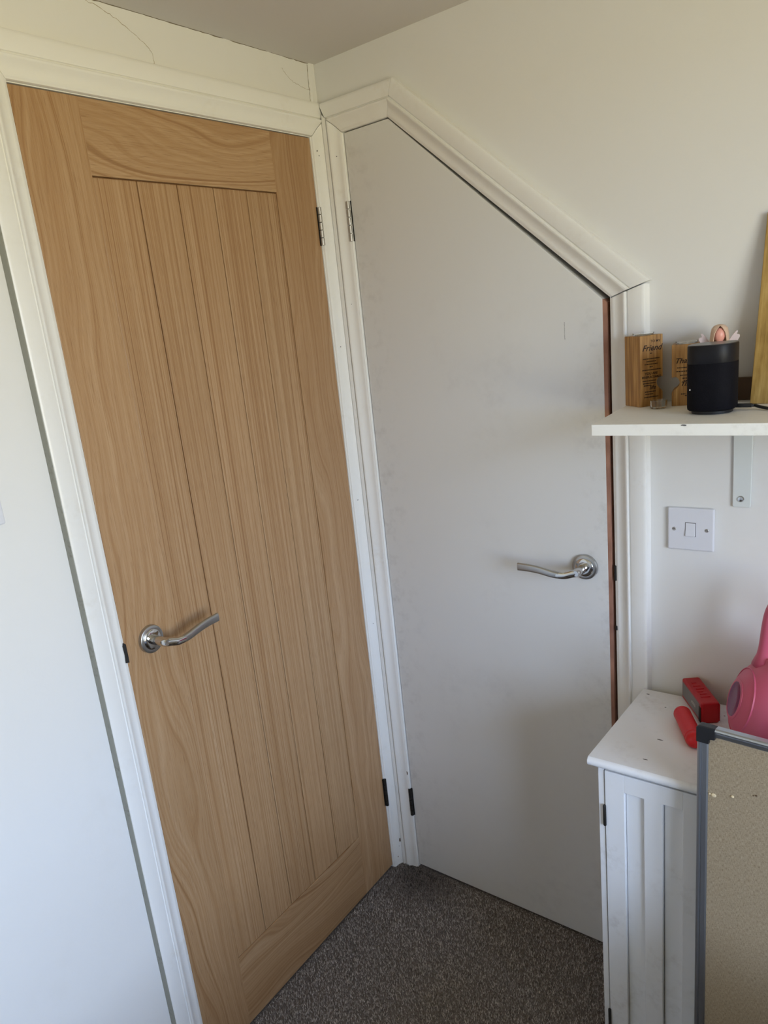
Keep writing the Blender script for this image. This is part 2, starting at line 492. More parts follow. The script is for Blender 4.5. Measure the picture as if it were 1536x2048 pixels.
# ------------------------------------------------------------------ architraves
PROF = [(0, 0), (0, .006), (.001, .0078), (.004, .0086), (.0052, .0096), (.009, .0098), (.014, .0106), (.019, .0124), (.024, .0152),
        (.028, .0182), (.0305, .0196), (.0325, .0196), (.0335, .0185), (.0338, .0150), (.0348, .0140), (.0362, .0140), (.037, .0150),
        (.0375, .0168), (.039, .0176), (.062, .0176), (.0665, .0172), (.0685, .0160), (.069, .0145), (.069, 0)]
PROF_CUT_L = [q for q in PROF if q[0] <= .0391] + [(.0440, .0176), (.0442, 0)]
PROF_CUT_R = [q for q in PROF if q[0] <= .0391] + [(.0470, .0176), (.0482, .0165), (.0484, 0)]
def prof_h(s_):
    return float(np.interp(s_, [q[0] for q in PROF[1:-1]], [q[1] for q in PROF[1:-1]]))

def architrave(name, p0, p1, nrm, end0, end1, to3, parent, prof=PROF, mat=None):
    """inner edge runs p0->p1 (2-D in the wall plane), profile grows along nrm; end*(s) gives the 2-D offset at distance s"""
    v, f = [], []
    n = len(prof)
    NS = 14
    for i in range(NS + 1):
        t = i / NS
        for s, h in prof:
            a = Vector(p0) + Vector(end0(s)); b = Vector(p1) + Vector(end1(s))
            q = a + (b - a) * t
            jit = 0.0004 * math.sin(17 * t + 40 * s) if 0 < i < NS else 0
            v.append(to3(q[0], q[1], h + (jit if h > 0.004 else 0)))
    for i in range(NS):
        for k in range(n):
            f.append((i * n + k, i * n + (k + 1) % n, (i + 1) * n + (k + 1) % n, (i + 1) * n + k))
    f.append(tuple(range(n))); f.append(tuple(NS * n + k for k in range(n))[::-1])
    return obj(name, v, f, mat or M['trim'], parent, smooth=True, autosmooth=38)

# left wall frame around the oak door
t1 = empty('trim_1', rz=TH, label='white moulded frame around the oak door', cat='door frame', kind='structure')
L3 = lambda y, z, h: (h, y, z)
yi0, yi1, zi = OY0 - 0.0015, OY1 + 0.0010, 1.9895
architrave('architrave_head', (yi0, zi), (yi1, zi), (0, 1), lambda s: (-s, s), lambda s: (min(s, 0.0435), s), L3, t1)
architrave('architrave_leg', (yi0, 0), (yi0, zi), (-1, 0), lambda s: (-s, -0.004), lambda s: (-s, s - 0.0008), L3, t1)
architrave('architrave_leg', (yi1, 0), (yi1, zi), (1, 0), lambda s: (s, -0.004), lambda s: (s, s - 0.0016), L3, t1, PROF_CUT_L)
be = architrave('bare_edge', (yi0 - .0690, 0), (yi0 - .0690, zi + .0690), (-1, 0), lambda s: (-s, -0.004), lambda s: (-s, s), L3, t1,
                [(0, 0), (0, .0150), (.0008, .0148), (.0014, .0130), (.0016, 0)], M['bare'])  # separate even grey strip along the outer side of the leg
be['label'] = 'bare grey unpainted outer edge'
# door lining visible as thin strips, and the stop behind the leaf
box('lining', -0.066, 0.002, OY0 - 0.0015, OY0 + 0.0005, 0, OZ1, M['trim'], t1)
box('lining', -0.066, 0.0035, OY1 - 0.0015, OY1 + 0.0012, 0, OZ1, M['trim'], t1)
box('lining', -0.066, 0.002, OY0, OY1, OZ1 - 0.0006, OZ1 + 0.001, M['trim'], t1)
notch = obj('latch_notch', *prism_vf([(-0.8165, 1.006), (-0.8085, 1.004), (-0.8085, 1.041), (-0.8125, 1.045), (-0.8160, 1.040), (-0.8150, 1.022)], 0.004, 0.0116, 'x'), M['black'], t1)
notch['label'] = 'dark chipped notch for the latch'

# right wall frame around the white door
t2 = empty('trim_2', label='white moulded frame with a slanting head around the white door', cat='door frame', kind='structure')
R3 = lambda x, z, h: (x, -h, z)
sl = Vector((OX1 - OXP, OZL - OZT)).normalized()
n2 = Vector((-sl[1], sl[0])); n2 = n2 if n2[1] > 0 else -n2
n1 = Vector((0, 1)); n3 = Vector((1, 0))
mp = (n1 + n2) / (1 + n1.dot(n2))
mc = Vector((1, 0.29)); mcs = mc / mc.dot(n2)
architrave('architrave_head', (OX0, OZT), (OXP, OZT), (0, 1), lambda s: (-min(s, 0.0485), s), lambda s: tuple(mp * s - Vector((0.0006, 0))), R3, t2)
architrave('architrave_slope', (OXP, OZT), (OX1, OZL), tuple(n2), lambda s: tuple(mp * s), lambda s: tuple(mcs * s), R3, t2)
architrave('architrave_leg', (OX1, 0), (OX1, OZL), (1, 0), lambda s: (s, -0.004), lambda s: tuple(mc * s - Vector((0, 0.0026))), R3, t2)
architrave('architrave_leg', (OX0, 0), (OX0, OZT), (-1, 0), lambda s: (-s, -0.004), lambda s: (-s, s - 0.0016), R3, t2, PROF_CUT_R)
caulk = obj('caulk_bead', *prism_vf([(0.7446, -0.0100), (0.7446, 0.0), (0.7482, 0.0), (0.7466, -0.004)], 0.0, 1.574, 'z'), M['trim'], t2)
box('jamb_edge', OX1 - 0.0008, OX1 + 0.001, -0.004, 0.066, 0, OZL + 0.004, M['trim'], t2)
for k, (xa, za, zb) in enumerate(((0.6757, 0.978, 1.012), (0.6757, 0.864, 0.874))):
    ch = box('latch_notch', xa - 0.0008, xa + 0.0035, -0.0102, -0.003, za, zb, M['black'], t2, bevel=0.001)
    ch['label'] = 'dark chipped notch for the latch'

# paint chips, nail holes and hairline cracks
for i, (y, z, r) in enumerate(((-.0345, 1.958, .0022), (-.0300, 1.948, .0014), (-.0300, 1.126, .0018), (-.0255, .777, .0016),
                               (-.0300, 1.516, .0018), (-.0180, .077, .0040), (-.0290, .024, .0022), (-.0225, .058, .0014))):
    blob('paint_chip', (prof_h(y - yi1), y, z), (r, r * (1.8 if i == 5 else 0.8)), 0, M['chip'] if i > 4 else M['grime'], t1, i)
for i, (x, z, r) in enumerate(((0.0640, 0.315, .0020), (0.0480, 1.612, .0012), (0.050, 1.94, .0014))):
    blob('paint_chip', (x, -prof_h(OX0 - x), z), (r, r * (3 if i == 0 else 0.8)), 1, M['chip'] if i == 0 else M['grime'], t2, 20 + i)

def crack(pts, r, parent, mat=None, jitter=0.0012, ax=(1, 2), name='crack'):
    P = bez(pts, 10); rr = random.Random(len(pts) + int(1000 * pts[0][1]))
    Q = []
    for p in P:
        q = list(p)
        for a in ax: q[a] += rr.uniform(-jitter, jitter)
        Q.append(q)
    secs = [(r * rr.uniform(0.4, 1.2), r * rr.uniform(0.4, 1.2)) for _ in Q]
    return obj(name, *sweep_vf(Q, secs, 5, Vector((0.3, 0.2, 1)).normalized()), mat or M['crack'], parent)

crack([(0, -.6228, 2.1382), (0, -.5788, 2.1289), (0, -.5244, 2.1049), (0, -.4942, 2.0865), (0, -.4887, 2.0630)], .0006, wlft, M['fine_crack'])
crack([(0, -.1162, 2.1191), (0, -.0910, 2.1005), (0, -.0576, 2.0916), (0, -.0275, 2.0878), (0, -.006, 2.0890)], .0005, wlft, M['fine_crack'])
crack([(0, -.0225, 2.1400), (0, -.0245, 2.105), (0, -.0255, 2.060)], .0009, wlft, jitter=0.0006)
crack([(0, -.62, CEIL), (0, -.50, CEIL), (0, -.36, CEIL), (0, -.22, CEIL), (0, -.10, CEIL), (0, -.02, CEIL)], .0011, wlft, jitter=0.0007)
bead = obj('plaster_bead', *prism_vf([(0, -.021), (.0035, -.019), (.0045, -.004), (0, 0.002)], 2.055, CEIL, 'z'), M['wall'], wlft, smooth=False)

# ------------------------------------------------------------------ oak door (door_1)
def hinge(parent, to3, along0, along1, offs, out, mat):
    """five-knuckle butt hinge; to3(across, out, z)"""
    h = bpy.data.objects.new('hinge', None); COL.objects.link(h); h.parent = parent; h.empty_display_size = 0.02
    n = 5; L = (along1 - along0) / n
    for k in range(n):
        v, f = lathe_vf([(.0030, along0 + k * L + .0003), (.0050, along0 + k * L + .0009), (.0050, along0 + (k + 1) * L - .0009), (.0030, along0 + (k + 1) * L - .0003)], 12)
        obj('knuckle', [to3(p[0] + offs, p[1] + out, p[2]) for p in v], f, mat, h, smooth=True, autosmooth=40)
    v, f = box_vf(offs - .006, offs + .006, out - .006, out - .0035, along0, along1)
    obj('leaf', [to3(*p) for p in v], f, M['dark_metal'], h)
    return h

def lever_handle(parent, to3, sgn):
    """lever handle in local (a = along the lever, o = out of the door, z); to3 maps to door space"""
    h = bpy.data.objects.new('handle', None); COL.objects.link(h); h.parent = parent; h.empty_display_size = 0.03
    T = lambda vf: ([to3(p[0] * sgn, p[1], p[2]) for p in vf[0]], vf[1])
    ring = lathe_vf([(.0280, 0), (.0280, .0055), (.0272, .0072), (.0255, .0080), (.0200, .0080)], 48, 'y')
    obj('rose', *T(ring), M['satin'], h, smooth=True, autosmooth=35)
    bevl = lathe_vf([(.0203, .0070), (.0203, .0086), (.0185, .0100), (.0120, .0104)], 48, 'y')
    obj('rose_collar', *T(bevl), M['chrome'], h, smooth=True, autosmooth=35)
    neck = lathe_vf([(.0100, .0100), (.0098, .0150), (.0092, .0250), (.0090, .0400), (.0086, .0480), (.0060, .0525)], 28, 'y')
    obj('neck', *T(neck), M['chrome'], h, smooth=True, autosmooth=50)
    # knuckle: chrome, sweeping from the neck sideways
    path = bez([(-0.0035, .0440, 0.0), (0.010, .0470, -.0032), (0.026, .0505, -.0078), (0.044, .0525, -.0078)], 8)
    secs = []
    for i in range(len(path)):
        t = i / (len(path) - 1)
        secs.append((.0078 - .0024 * t, .0088 - .0010 * t if t > 0.05 else .007))
    obj('lever_elbow', *T(sweep_vf(path, secs, 18, power=2.4)), M['chrome'], h, smooth=True, autosmooth=60)
    path = bez([(0.038, .0520, -.0080), (0.056, .0535, -.0058), (0.082, .0540, -.0008), (0.108, .0540, .0016), (0.134, .0535, .0018)], 8)
    secs = []
    for i in range(len(path)):
        t = i / (len(path) - 1)
        secs.append((.0054 - .0016 * t, .0076 + .0014 * t))
    obj('lever_grip', *T(sweep_vf(path, secs, 18, power=3.2)), M['satin'], h, smooth=True, autosmooth=60)
    return h

d1 = empty('door_1', rz=TH, label='oak door with five vertical planks and a chrome lever handle', cat='door', kind='structure')
DY0, DY1, DZ0, DZ1 = -0.8060, -0.0483, 0.0055, 1.9856
PY0, PY1, PZ0, PZ1 = -0.6765, -0.1885, 0.1940, 1.8625
FX = 0.0015
box('core', -0.038, -0.006, DY0 + .001, DY1 - .001, DZ0 + .001, DZ1 - .001, M['oak_core'], d1)
st = 0.0009
box('stile', -0.030, FX, DY0, PY0, DZ0, DZ1, M['oak_stile'], d1, bevel=st)
box('stile', -0.030, FX, PY1, DY1, DZ0, DZ1, M['oak_stile'], d1, bevel=st)
box('top_rail', -0.030, FX - .0002, PY0 - .0006, PY1 + .0006, PZ1, DZ1, M['oak_rail'], d1, bevel=st)
box('bottom_rail', -0.030, FX - .0002, PY0 - .0006, PY1 + .0006, DZ0, PZ0, M['oak_rail'], d1, bevel=st)
pw = (PY1 - PY0) / 5
for k in range(5):
    a, b = PY0 + k * pw + .0011, PY0 + (k + 1) * pw - .0011
    box('plank', -0.030, FX - .0018, a, b, PZ0 + .0010, PZ1 - .0022, M['oak_plank'], d1, bevel=.0012)
L3d = lambda a, o, z: (o, a, z)
hinge(d1, L3d, 1.7522, 1.8375, -0.0468, 0.0062, M['steel'])
hinge(d1, L3d, 0.2109, 0.2997, -0.0468, 0.0062, M['dark_metal'])
hd1 = lever_handle(d1, lambda a, o, z: (o, a, z), 1)
hd1.location = (FX, -0.7455, 1.0255)

# ------------------------------------------------------------------ white door (door_2)
d2 = empty('door_2', (0.0705, 0, 0), rz=math.radians(-0.55), label='flat white painted door with a sloping top corner and chrome lever handle', cat='door', kind='structure')
W2 = 0.6690 - 0.0705
FY = -0.0025
poly = [(0, .0055), (0, 1.9850), (0.1955 - .0705, 1.9850), (W2 - .0075, 1.5560), (W2 - .0075, .0055)]
obj('leaf', *prism_vf(poly, FY, 0.037), M['white_door'], d2, bevel=.0008)
lip = obj('lipping', *prism_vf([(W2 - .0075, .0055), (W2 - .0075, 1.5560), (W2, 1.5495), (W2, .0055)], FY + .0004, 0.037), M['lipping'], d2)
lip['label'] = 'bare reddish hardwood edge strip'
R3d = lambda a, o, z: (a, -o, z)
hinge(d2, R3d, 1.7526, 1.8416, -0.0065, 0.0075, M['steel'])
hinge(d2, R3d, 0.1753, 0.2642, -0.0035, 0.0075, M['dark_metal'])
hd2 = lever_handle(d2, lambda a, o, z: (a, -o, z), -1)
hd2.location = (0.6115 - 0.0705, FY, 1.0025)
def smear(pts, r, name='scratch', mat=None):
    return crack(pts, r, d2, mat or M['grime'], 0.0004, (0, 2), name)
smear([(0.512, FY, 1.520), (0.512, FY, 1.505), (0.512, FY, 1.485)], .0004)

# ------------------------------------------------------------------ light switches
def light_switch(name, loc, rz, label):
    s = empty(name, loc, rz, label, 'light switch', 'white light switches')
    a = 0.043
    box('plate', -a, a, -0.0085, -0.0005, -a, a, M['plastic_white'], s, bevel=.003, seg=3)
    box('rocker_gap', -.0100, .0100, -.0087, -.0070, -.0142, .0142, M['grime'], s)  # grey box paints the shadow line around the rocker
    v, f = prism_vf([(-.0120, -.0132), (-.0100, .0), (-.0090, .0132), (-.006, .0132), (-.006, -.0132)], -.0090, .0090, 'x')
    obj('rocker', v, f, M['plastic_white'], s, bevel=.0006)
    for sx in (-1, 1):
        v, f = lathe_vf([(.0036, 0), (.0036, .0011), (.0028, .0016)], 16, 'y')
        o = obj('screw', [(p[0] + sx * .0302, -.0082 - p[1], p[2]) for p in v], f, M['steel'], s, smooth=True, autosmooth=30)
        box('screw_slot', sx * .0302 - .0027, sx * .0302 + .0027, -.0100, -.0096, -.0004, .0004, M['black'], o)
    return s
light_switch('light_switch', (0.8265, 0, 1.1030), 0, 'square white light switch on the wall under the shelf')
light_switch('light_switch', (math.cos(TH) * 0 + math.sin(TH) * 1.0225, -math.cos(TH) * 1.0225, 1.3665), TH + math.pi / 2,
             'white switch plate cut off by the left picture edge beside the oak door frame')

# ------------------------------------------------------------------ wall shelf with bracket
ZS = 1.354
sh = empty('wall_shelf', (0.74, 0, ZS), label='white painted shelf board on a white bracket above the light switch', cat='shelf')
poly = [(-.025, -.0195), (.0130, -.0195), (.0130, -.0008), (1.06, -.0008), (1.06, -.2760), (-.0025, -.2655)]
obj('board', *prism_vf(poly, -.0190, 0, 'z'), M['shelf'], sh, bevel=.0009)
blob('paint_chip', (.1480, -.2672, -.0022), (.0042, .0013), 1, M['grime'], sh, 5)
br = bpy.data.objects.new('bracket', None); COL.objects.link(br); br.parent = sh; br.empty_display_size = .03
bx0, bx1 = 0.9000 - .74, 0.9310 - .74
vp = [(bx0, -.2010), (bx1, -.2010), (bx1 + .0006, -.0195), (bx0 - .0012, -.0195)]
vp = [(bx0 + .0015, -.2015), (bx1 - .0015, -.2015), (bx1, -.1985), (bx1 + .001, -.0195), (bx0 - .001, -.0195), (bx0, -.1985)]
obj('bracket_leg', *prism_vf(vp, -.0055, -.0008), M['bracket'], br, bevel=.0012)
obj('bracket_arm', *box_vf(bx0, bx1, -.2300, -.0055, -.0225, -.0192), M['bracket'], br, bevel=.001)
for zz in (-.0275, -.1855):
    v, f = lathe_vf([(.0060, .0050), (.0060, .0060), (.0045, .0078), (.0012, .0082)], 20, 'y')
    s_ = obj('screw', [(p[0] + (bx0 + bx1) / 2 - .0015, -p[1], p[2] + zz) for p in v], f, M['chrome'], br, smooth=True, autosmooth=30)

# ------------------------------------------------------------------ engraved wooden candle blocks
def candle_block(name, loc, rz, w, d, h, notch_side, z_n, label, lines, cup_r):
    """front face at local y = 0 facing -y, spans x 0..w; half-heart notch cut in one side"""
    b = empty(name, loc, rz, label, 'candle holder', 'engraved wooden candle blocks')
    zt, zb, dep = z_n
    # half heart: rounded lobe at the top, straight slant to the point below
    N = []
    for k in range(9):
        a = math.pi / 2 - math.pi * k / 8 * 0.80
        N.append((-.45 * dep - .55 * dep * math.cos(a) if False else -dep * (0.5 + 0.5 * math.sin(math.pi * k / 8 * 0.9)), zt - (zt - zb) * 0.62 * k / 8))
    N = [(0, zt), (-.55 * dep, zt + .0012), (-.86 * dep, zt - .003), (-dep, zt - .0085), (-.90 * dep, zt - .0145), (-.55 * dep, zt - .0200), (-.18 * dep, zb + .004), (0, zb)]
    if notch_side == 'R':
        poly = [(0, 0), (w, 0)] + [(w + a, z) for a, z in N[::-1]] + [(w, h), (0, h)]
    else:
        poly = [(0, 0), (w, 0), (w, h), (0, h)] + [(-a, z) for a, z in N]
    obj('wood_body', *prism_vf(poly, 0, d), M['block'], b, bevel=.0008)
    V = []
    for txt, size, z, sh_, bold, xo in lines:
        if txt == '-':
            # a row of burnt marks too small to read
            rr = random.Random(int(z * 1e5)); x = xo - size / 2; sub = []
            while x < xo + size / 2:
                ww_ = rr.uniform(.0010, .0030)
                sub.append(box_vf(x, min(x + ww_, xo + size / 2), -.00025, .0002, z - .0008, z + .0010)); x += ww_ + .0006
            V.append(join_vf(sub))
        else:
            v, f = text_vf(txt, size, sh_, 'CENTER', bold)
            V.append(([(p[0] + xo, -.00025, p[1] + z) for p in v], f))
    v, f = join_vf(V)
    obj('lettering', v, f, M['ink'], b)
    c = bpy.data.objects.new('candle_cup', None); COL.objects.link(c); c.parent = b; c.empty_display_size = .02
    c.location = (w / 2, d / 2, h)
    glass_cup(c, cup_r, .0048)
    return b

def glass_cup(c, r, h):
    v, f = lathe_vf([(r * .90, 0.0002), (r * .97, .002), (r, h), (r - .0014, h), (r * .93, .0030), (r * .5, .0024)], 28)
    obj('cup', v, f, M['glass'], c, smooth=True, autosmooth=40)

cx = .0225
linesA = [('TO MY', .0062, .1160, 0, .0001, cx + .0085), ('Friend', .0150, .1015, .35, .0002, cx + .001),
          ('-', .0040, .0965, 0, 0, cx), ('-', .0330, .0870, 0, 0, cx), ('-', .0190, .0820, 0, 0, cx), ('-', .0260, .0770, 0, 0, cx),
          ('-', .0060, .0722, 0, 0, cx), ('-', .0380, .0668, 0, 0, cx + .001), ('YOU ARE', .0062, .0582, 0, .0002, cx), ('IRREPLACEABLE', .0054, .0520, 0, .0002, cx),
          ('-', .0270, .0470, 0, 0, cx - .004), ('-', .0250, .0425, 0, 0, cx - .004), ('life', .0110, .0310, .35, .0002, cx + .002), ('-', .0140, .0385, 0, 0, cx - .008),
          ('-', .0220, .0270, 0, 0, cx - .002), ('-', .0160, .0225, 0, 0, cx - .004), ('-', .0290, .0170, 0, 0, cx)]
candle_block('candle_block', (0.7555, -0.0765, ZS), math.radians(50), .0460, .0520, .1290, 'R', (.0520, .0240, .0125),
             'taller engraved wooden block lettered Friend at the shelf end', linesA, .0190)
cx = .0240
linesB = [('Thank', .0130, .0760, .35, .0002, cx - .003), ('-', .0300, .0680, 0, 0, cx), ('-', .0340, .0615, 0, 0, cx), ('-', .0240, .0545, 0, 0, cx + .002),
          ('-', .0200, .0490, 0, 0, cx + .004), ('-', .0160, .0445, 0, 0, cx + .004), ('The', .0110, .0355, .35, .0002, cx - .001), ('-', .0090, .0210, 0, 0, cx - .004), ('-', .0080, .0180, 0, 0, cx + .002)]
candle_block('candle_block', (0.8095, -0.0700, ZS), math.radians(14), .0480, .0440, .1085, 'L', (.0510, .0240, .0135),
             'shorter engraved wooden block lettered Thank half behind the speaker', linesB, .0190)

# small clear tealight standing between the blocks
tl = empty('glass_tealight', (0.7930, -0.0905, ZS), label='small clear glass tealight on the shelf between the wooden blocks', cat='tealight')
v, f = [], []
n = 40
prof = [(.0125, .0003), (.0138, .0015), (.0146, .0150), (.0132, .0152), (.0120, .0040), (.004, .0034)]
for r, h in prof:
    for k in range(n):
        a = 2 * math.pi * k / n; q = r * (1 + (.035 if k % 2 else 0) * (1 if h < .0151 and r > .0122 else 0))
        v.append((q * math.cos(a), q * math.sin(a), h))
for i in range(len(prof) - 1):
    for k in range(n): f.append((i * n + k, i * n + (k + 1) % n, (i + 1) * n + (k + 1) % n, (i + 1) * n + k))
f.append(tuple(range(n))[::-1]); f.append(tuple((len(prof) - 1) * n + k for k in range(n)))
obj('cup', v, f, M['glass'], tl, smooth=True, autosmooth=60)

# ------------------------------------------------------------------ speaker
def superell(r, p, n, z, cx=0, cy=0, ry=None):
    out = []
    for k in range(n):
        a = 2 * math.pi * k / n
        c, s = math.cos(a), math.sin(a)
        out.append((cx + r * math.copysign(abs(c) ** (2 / p), c), cy + (ry or r) * math.copysign(abs(s) ** (2 / p), s), z))
    return out
def loft_vf(rings):
    v, f = [], []; n = len(rings[0])
    for r in rings: v += r
    for i in range(len(rings) - 1):
        for k in range(n): f.append((i * n + k, i * n + (k + 1) % n, (i + 1) * n + (k + 1) % n, (i + 1) * n + k))
    f.append(tuple(range(n))[::-1]); f.append(tuple((len(rings) - 1) * n + k for k in range(n)))
    return v, f
sp = empty('smart_speaker', (0.8985, -0.1480, ZS), label='black fabric smart speaker with a flat grey top on the shelf', cat='speaker')
R_ = .0372
SH = .1130
obj('base', *loft_vf([superell(.0310, 2.2, 48, .0002), superell(.0315, 2.2, 48, .0065)]), M['cable'], sp, smooth=True, autosmooth=40)
obj('body', *loft_vf([superell(R_ - .003, 2.6, 64, .0055), superell(R_ - .0006, 2.6, 64, .0075), superell(R_, 2.6, 64, .011),
                      superell(R_, 2.6, 64, SH - .030)]), M['black_cloth'], sp, smooth=True, autosmooth=40)
obj('top_band', *loft_vf([superell(R_ - .0003, 2.6, 64, SH - .030), superell(R_, 2.6, 64, SH - .0295), superell(R_, 2.6, 64, SH - .003),
                          superell(R_ - .0008, 2.6, 64, SH - .001)]), M['spk_band'], sp, smooth=True, autosmooth=40)
obj('top_plate', *loft_vf([superell(R_ - .0008, 2.6, 64, SH - .0012), superell(R_ - .0014, 2.6, 64, SH)]), M['spk_top'], sp, smooth=True, autosmooth=30)
v, f = lathe_vf([(.0012, 0), (.0012, .0005), (.0004, .0006)], 12, 'y')
obj('indicator', [(p[0] - .0262, -p[1] - .0328, p[2] + .042) for p in v], f, M['print_light'], sp)
# power lead: plug at the speaker's back and a cable going off along the shelf
pc = empty('power_cable', (0.9330, -0.1250, ZS), label='black power cable running along the shelf from the speaker', cat='cable')
P = bez([(-.003, -.006, .0075), (.008, -.008, .0075), (.022, -.007, .0072)], 6)
obj('plug', *sweep_vf(P, [(.0040, .0034)] * len(P), 12, power=3), M['cable'], pc, smooth=True, autosmooth=50)
P = bez([(.020, -.007, .0070), (.026, -.004, .0066), (.036, -.012, .0050), (.055, -.022, .0032), (.085, -.020, .0030), (.14, -.005, .0030), (.24, -.010, .0030)], 8)
obj('lead', *sweep_vf(P, [(.0028, .0026)] * len(P), 10), M['cable'], pc, smooth=True)

# ------------------------------------------------------------------ angel figurine behind the speaker
an = empty('angel_figurine', (0.8850, -0.0560, ZS), rz=math.radians(18), label='small angel figurine with fair hair peeping over the black speaker', cat='figurine')
obj('gown', *lathe_vf([(.0200, .0003), (.0205, .004), (.0165, .035), (.0125, .070), (.0100, .090), (.0088, .100), (.0068, .1065), (.0045, .1085)], 28), M['gown'], an, smooth=True, autosmooth=60)
v, f = lathe_vf([(.0062 * math.sin(math.pi * t), .0) for t in (0.5,)] + [], 8) if False else ([], [])
def ball(name, c, r, mat, parent, n=20, m=12):
    v, f = [], []
    for i in range(m + 1):
        t = math.pi * i / m
        for k in range(n):
            a = 2 * math.pi * k / n
            v.append((c[0] + r[0] * math.sin(t) * math.cos(a), c[1] + r[1] * math.sin(t) * math.sin(a), c[2] + r[2] * math.cos(t)))
    for i in range(m):
        for k in range(n): f.append((i * n + k, (i + 1) * n + k, (i + 1) * n + (k + 1) % n, i * n + (k + 1) % n))
    return obj(name, v, f, mat, parent, smooth=True)
ball('head', (0, -.002, .1200), (.0098, .0098, .0125), M['face'], an)
# hair: shell open towards the face, falling past the shoulders
v, f = [], []
rows = [(.1375, .003), (.1355, .0090), (.1310, .0128), (.1240, .0142), (.1160, .0150), (.1080, .0158), (.0990, .0164), (.0900, .0160)]
n = 21; open_ = [0.0, 0.0, .35, .62, .72, .74, .80, .9]
for i, (z, r) in enumerate(rows):
    for th_ in (0, 1):
        for k in range(n):
            gap = open_[i]
            a = -math.pi / 2 + gap + (2 * math.pi - 2 * gap) * k / (n - 1)
            q = r - (.0014 if th_ else 0)
            v.append((q * math.cos(a), q * math.sin(a) * .95, z - (.0008 if th_ else 0)))
for i in range(len(rows) - 1):
    for k in range(n - 1):
        o0, o1 = i * 2 * n + k, (i + 1) * 2 * n + k
        f.append((o0, o0 + 1, o1 + 1, o1)); f.append((o0 + n, o1 + n, o1 + n + 1, o0 + n + 1))
    for k in (0, n - 1):
        o0, o1 = i * 2 * n + k, (i + 1) * 2 * n + k
        f.append((o0, o1, o1 + n, o0 + n))
k0 = (len(rows) - 1) * 2 * n
for k in range(n - 1): f.append((k0 + k, k0 + k + 1, k0 + n + k + 1, k0 + n + k))
for k in range(n - 1): f.append((k, n + k, n + k + 1, k + 1))
obj('hair', v, f, M['hair'], an, smooth=True, autosmooth=70)
for sx in (-1, 1):
    poly = [(sx * .006, .090), (sx * .012, .104), (sx * .020, .116), (sx * .026, .1235), (sx * .0285, .1245), (sx * .0290, .1215), (sx * .0275, .1180),
            (sx * .0320, .1170), (sx * .0325, .1130), (sx * .0300, .1085), (sx * .0275, .1020), (sx * .018, .090)]
    obj('wing', *prism_vf(poly, .0085, .0115), M['wing'], an, bevel=.0007)
v, f = lathe_vf([(.0060, .1040), (.0078, .1065), (.0070, .1090), (.0045, .1095)], 20)
obj('collar', v, f, M['gown'], an, smooth=True)

# ------------------------------------------------------------------ gold board leaning on the wall, brown block behind the speaker
gb = empty('leaning_board', (0.9385, -0.0700, ZS), label='golden stained wooden board leaning against the wall on the shelf', cat='board')
lean = math.atan2(0.058, 0.30)
v, f = box_vf(0, .30, 0, .011, 0, .315)
gb_o = obj('panel', v, f, M['gold'], gb, bevel=.0012)
gb_o.rotation_euler = (-lean, math.radians(1.0), 0)
gb_o.location = (0, 0, .0008)
bb = box('wooden_block', 0.8620, 0.9900, -0.0165, -0.0015, ZS, ZS + .0395, M['brown'], bevel=.001)
tag(bb, 'dark brown wooden batten at the back of the shelf behind the speaker', 'batten')

# ------------------------------------------------------------------ white cabinet
ZC = 0.742
CX0, CX1, CY0, CY1 = 0.7520, 1.1300, -0.3130, -0.0200
cb = empty('white_cabinet', (CX0, CY1, 0), label='small white cabinet with grooved panel doors under the shelf', cat='cabinet')
lx = lambda x: x - CX0
ly = lambda y: y - CY1
box('side_panel', 0, .0110, ly(CY0), 0, 0, ZC - .018, M['cabinet'], cb, bevel=.0008)
box('side_panel', lx(CX1) - .0110, lx(CX1), ly(CY0), 0, 0, ZC - .018, M['cabinet'], cb, bevel=.0008)
box('back_panel', .0110, lx(CX1) - .0110, -.006, 0, .02, ZC - .018, M['cabinet'], cb)
box('bottom_panel', .0110, lx(CX1) - .0110, ly(CY0) + .004, -.006, .05, .065, M['cabinet'], cb)
box('plinth', .0110, lx(CX1) - .0110, ly(CY0) + .012, ly(CY0) + .024, 0, .05, M['cabinet'], cb)
box('top_rail', .0110, lx(CX1) - .0110, ly(CY0) + .001, ly(CY0) + .018, .7195, ZC - .018, M['cabinet'], cb)
# bullnosed top
prof = [(ly(-.0025), 0), (ly(-.0025), -.0185)]
yf = ly(-.3265)
tp = [(ly(-.3200), -.0185)] + [(yf - .0 + .0092 - .0092 * math.cos(a), -.0092 + .0092 * math.sin(a)) for a in [math.radians(q) for q in range(-80, 81, 16)]] + [(ly(-.3200), 0)]
poly = [(ly(-.0025 - .016), 0), (ly(-.0025 - .016), -.0185)] + tp
top = obj('top', [(p[0], p[1], p[2]) for p in prism_vf(poly, -.0150, lx(CX1) + .0150, 'x')[0]], prism_vf(poly, 0, 1, 'x')[1], M['cabinet'], cb, smooth=True, autosmooth=35, bevel=.0025)
top.location = (0, 0, ZC)
for i, (x, y, r) in enumerate(((.7531, -.0390, .0034), (.8014, -.0792, .0020), (.8211, -.0831, .0016), (.8316, -.2057, .0062), (.829, -.2838, .0060), (.9084, -.063, .0022), (.9201, -.0702, .003))):
    blob('scuff', (lx(x), ly(y), ZC), (r, r * (.28 if i in (3, 4) else .6)), 2, M['grime'], cb, 40 + i, .0003)
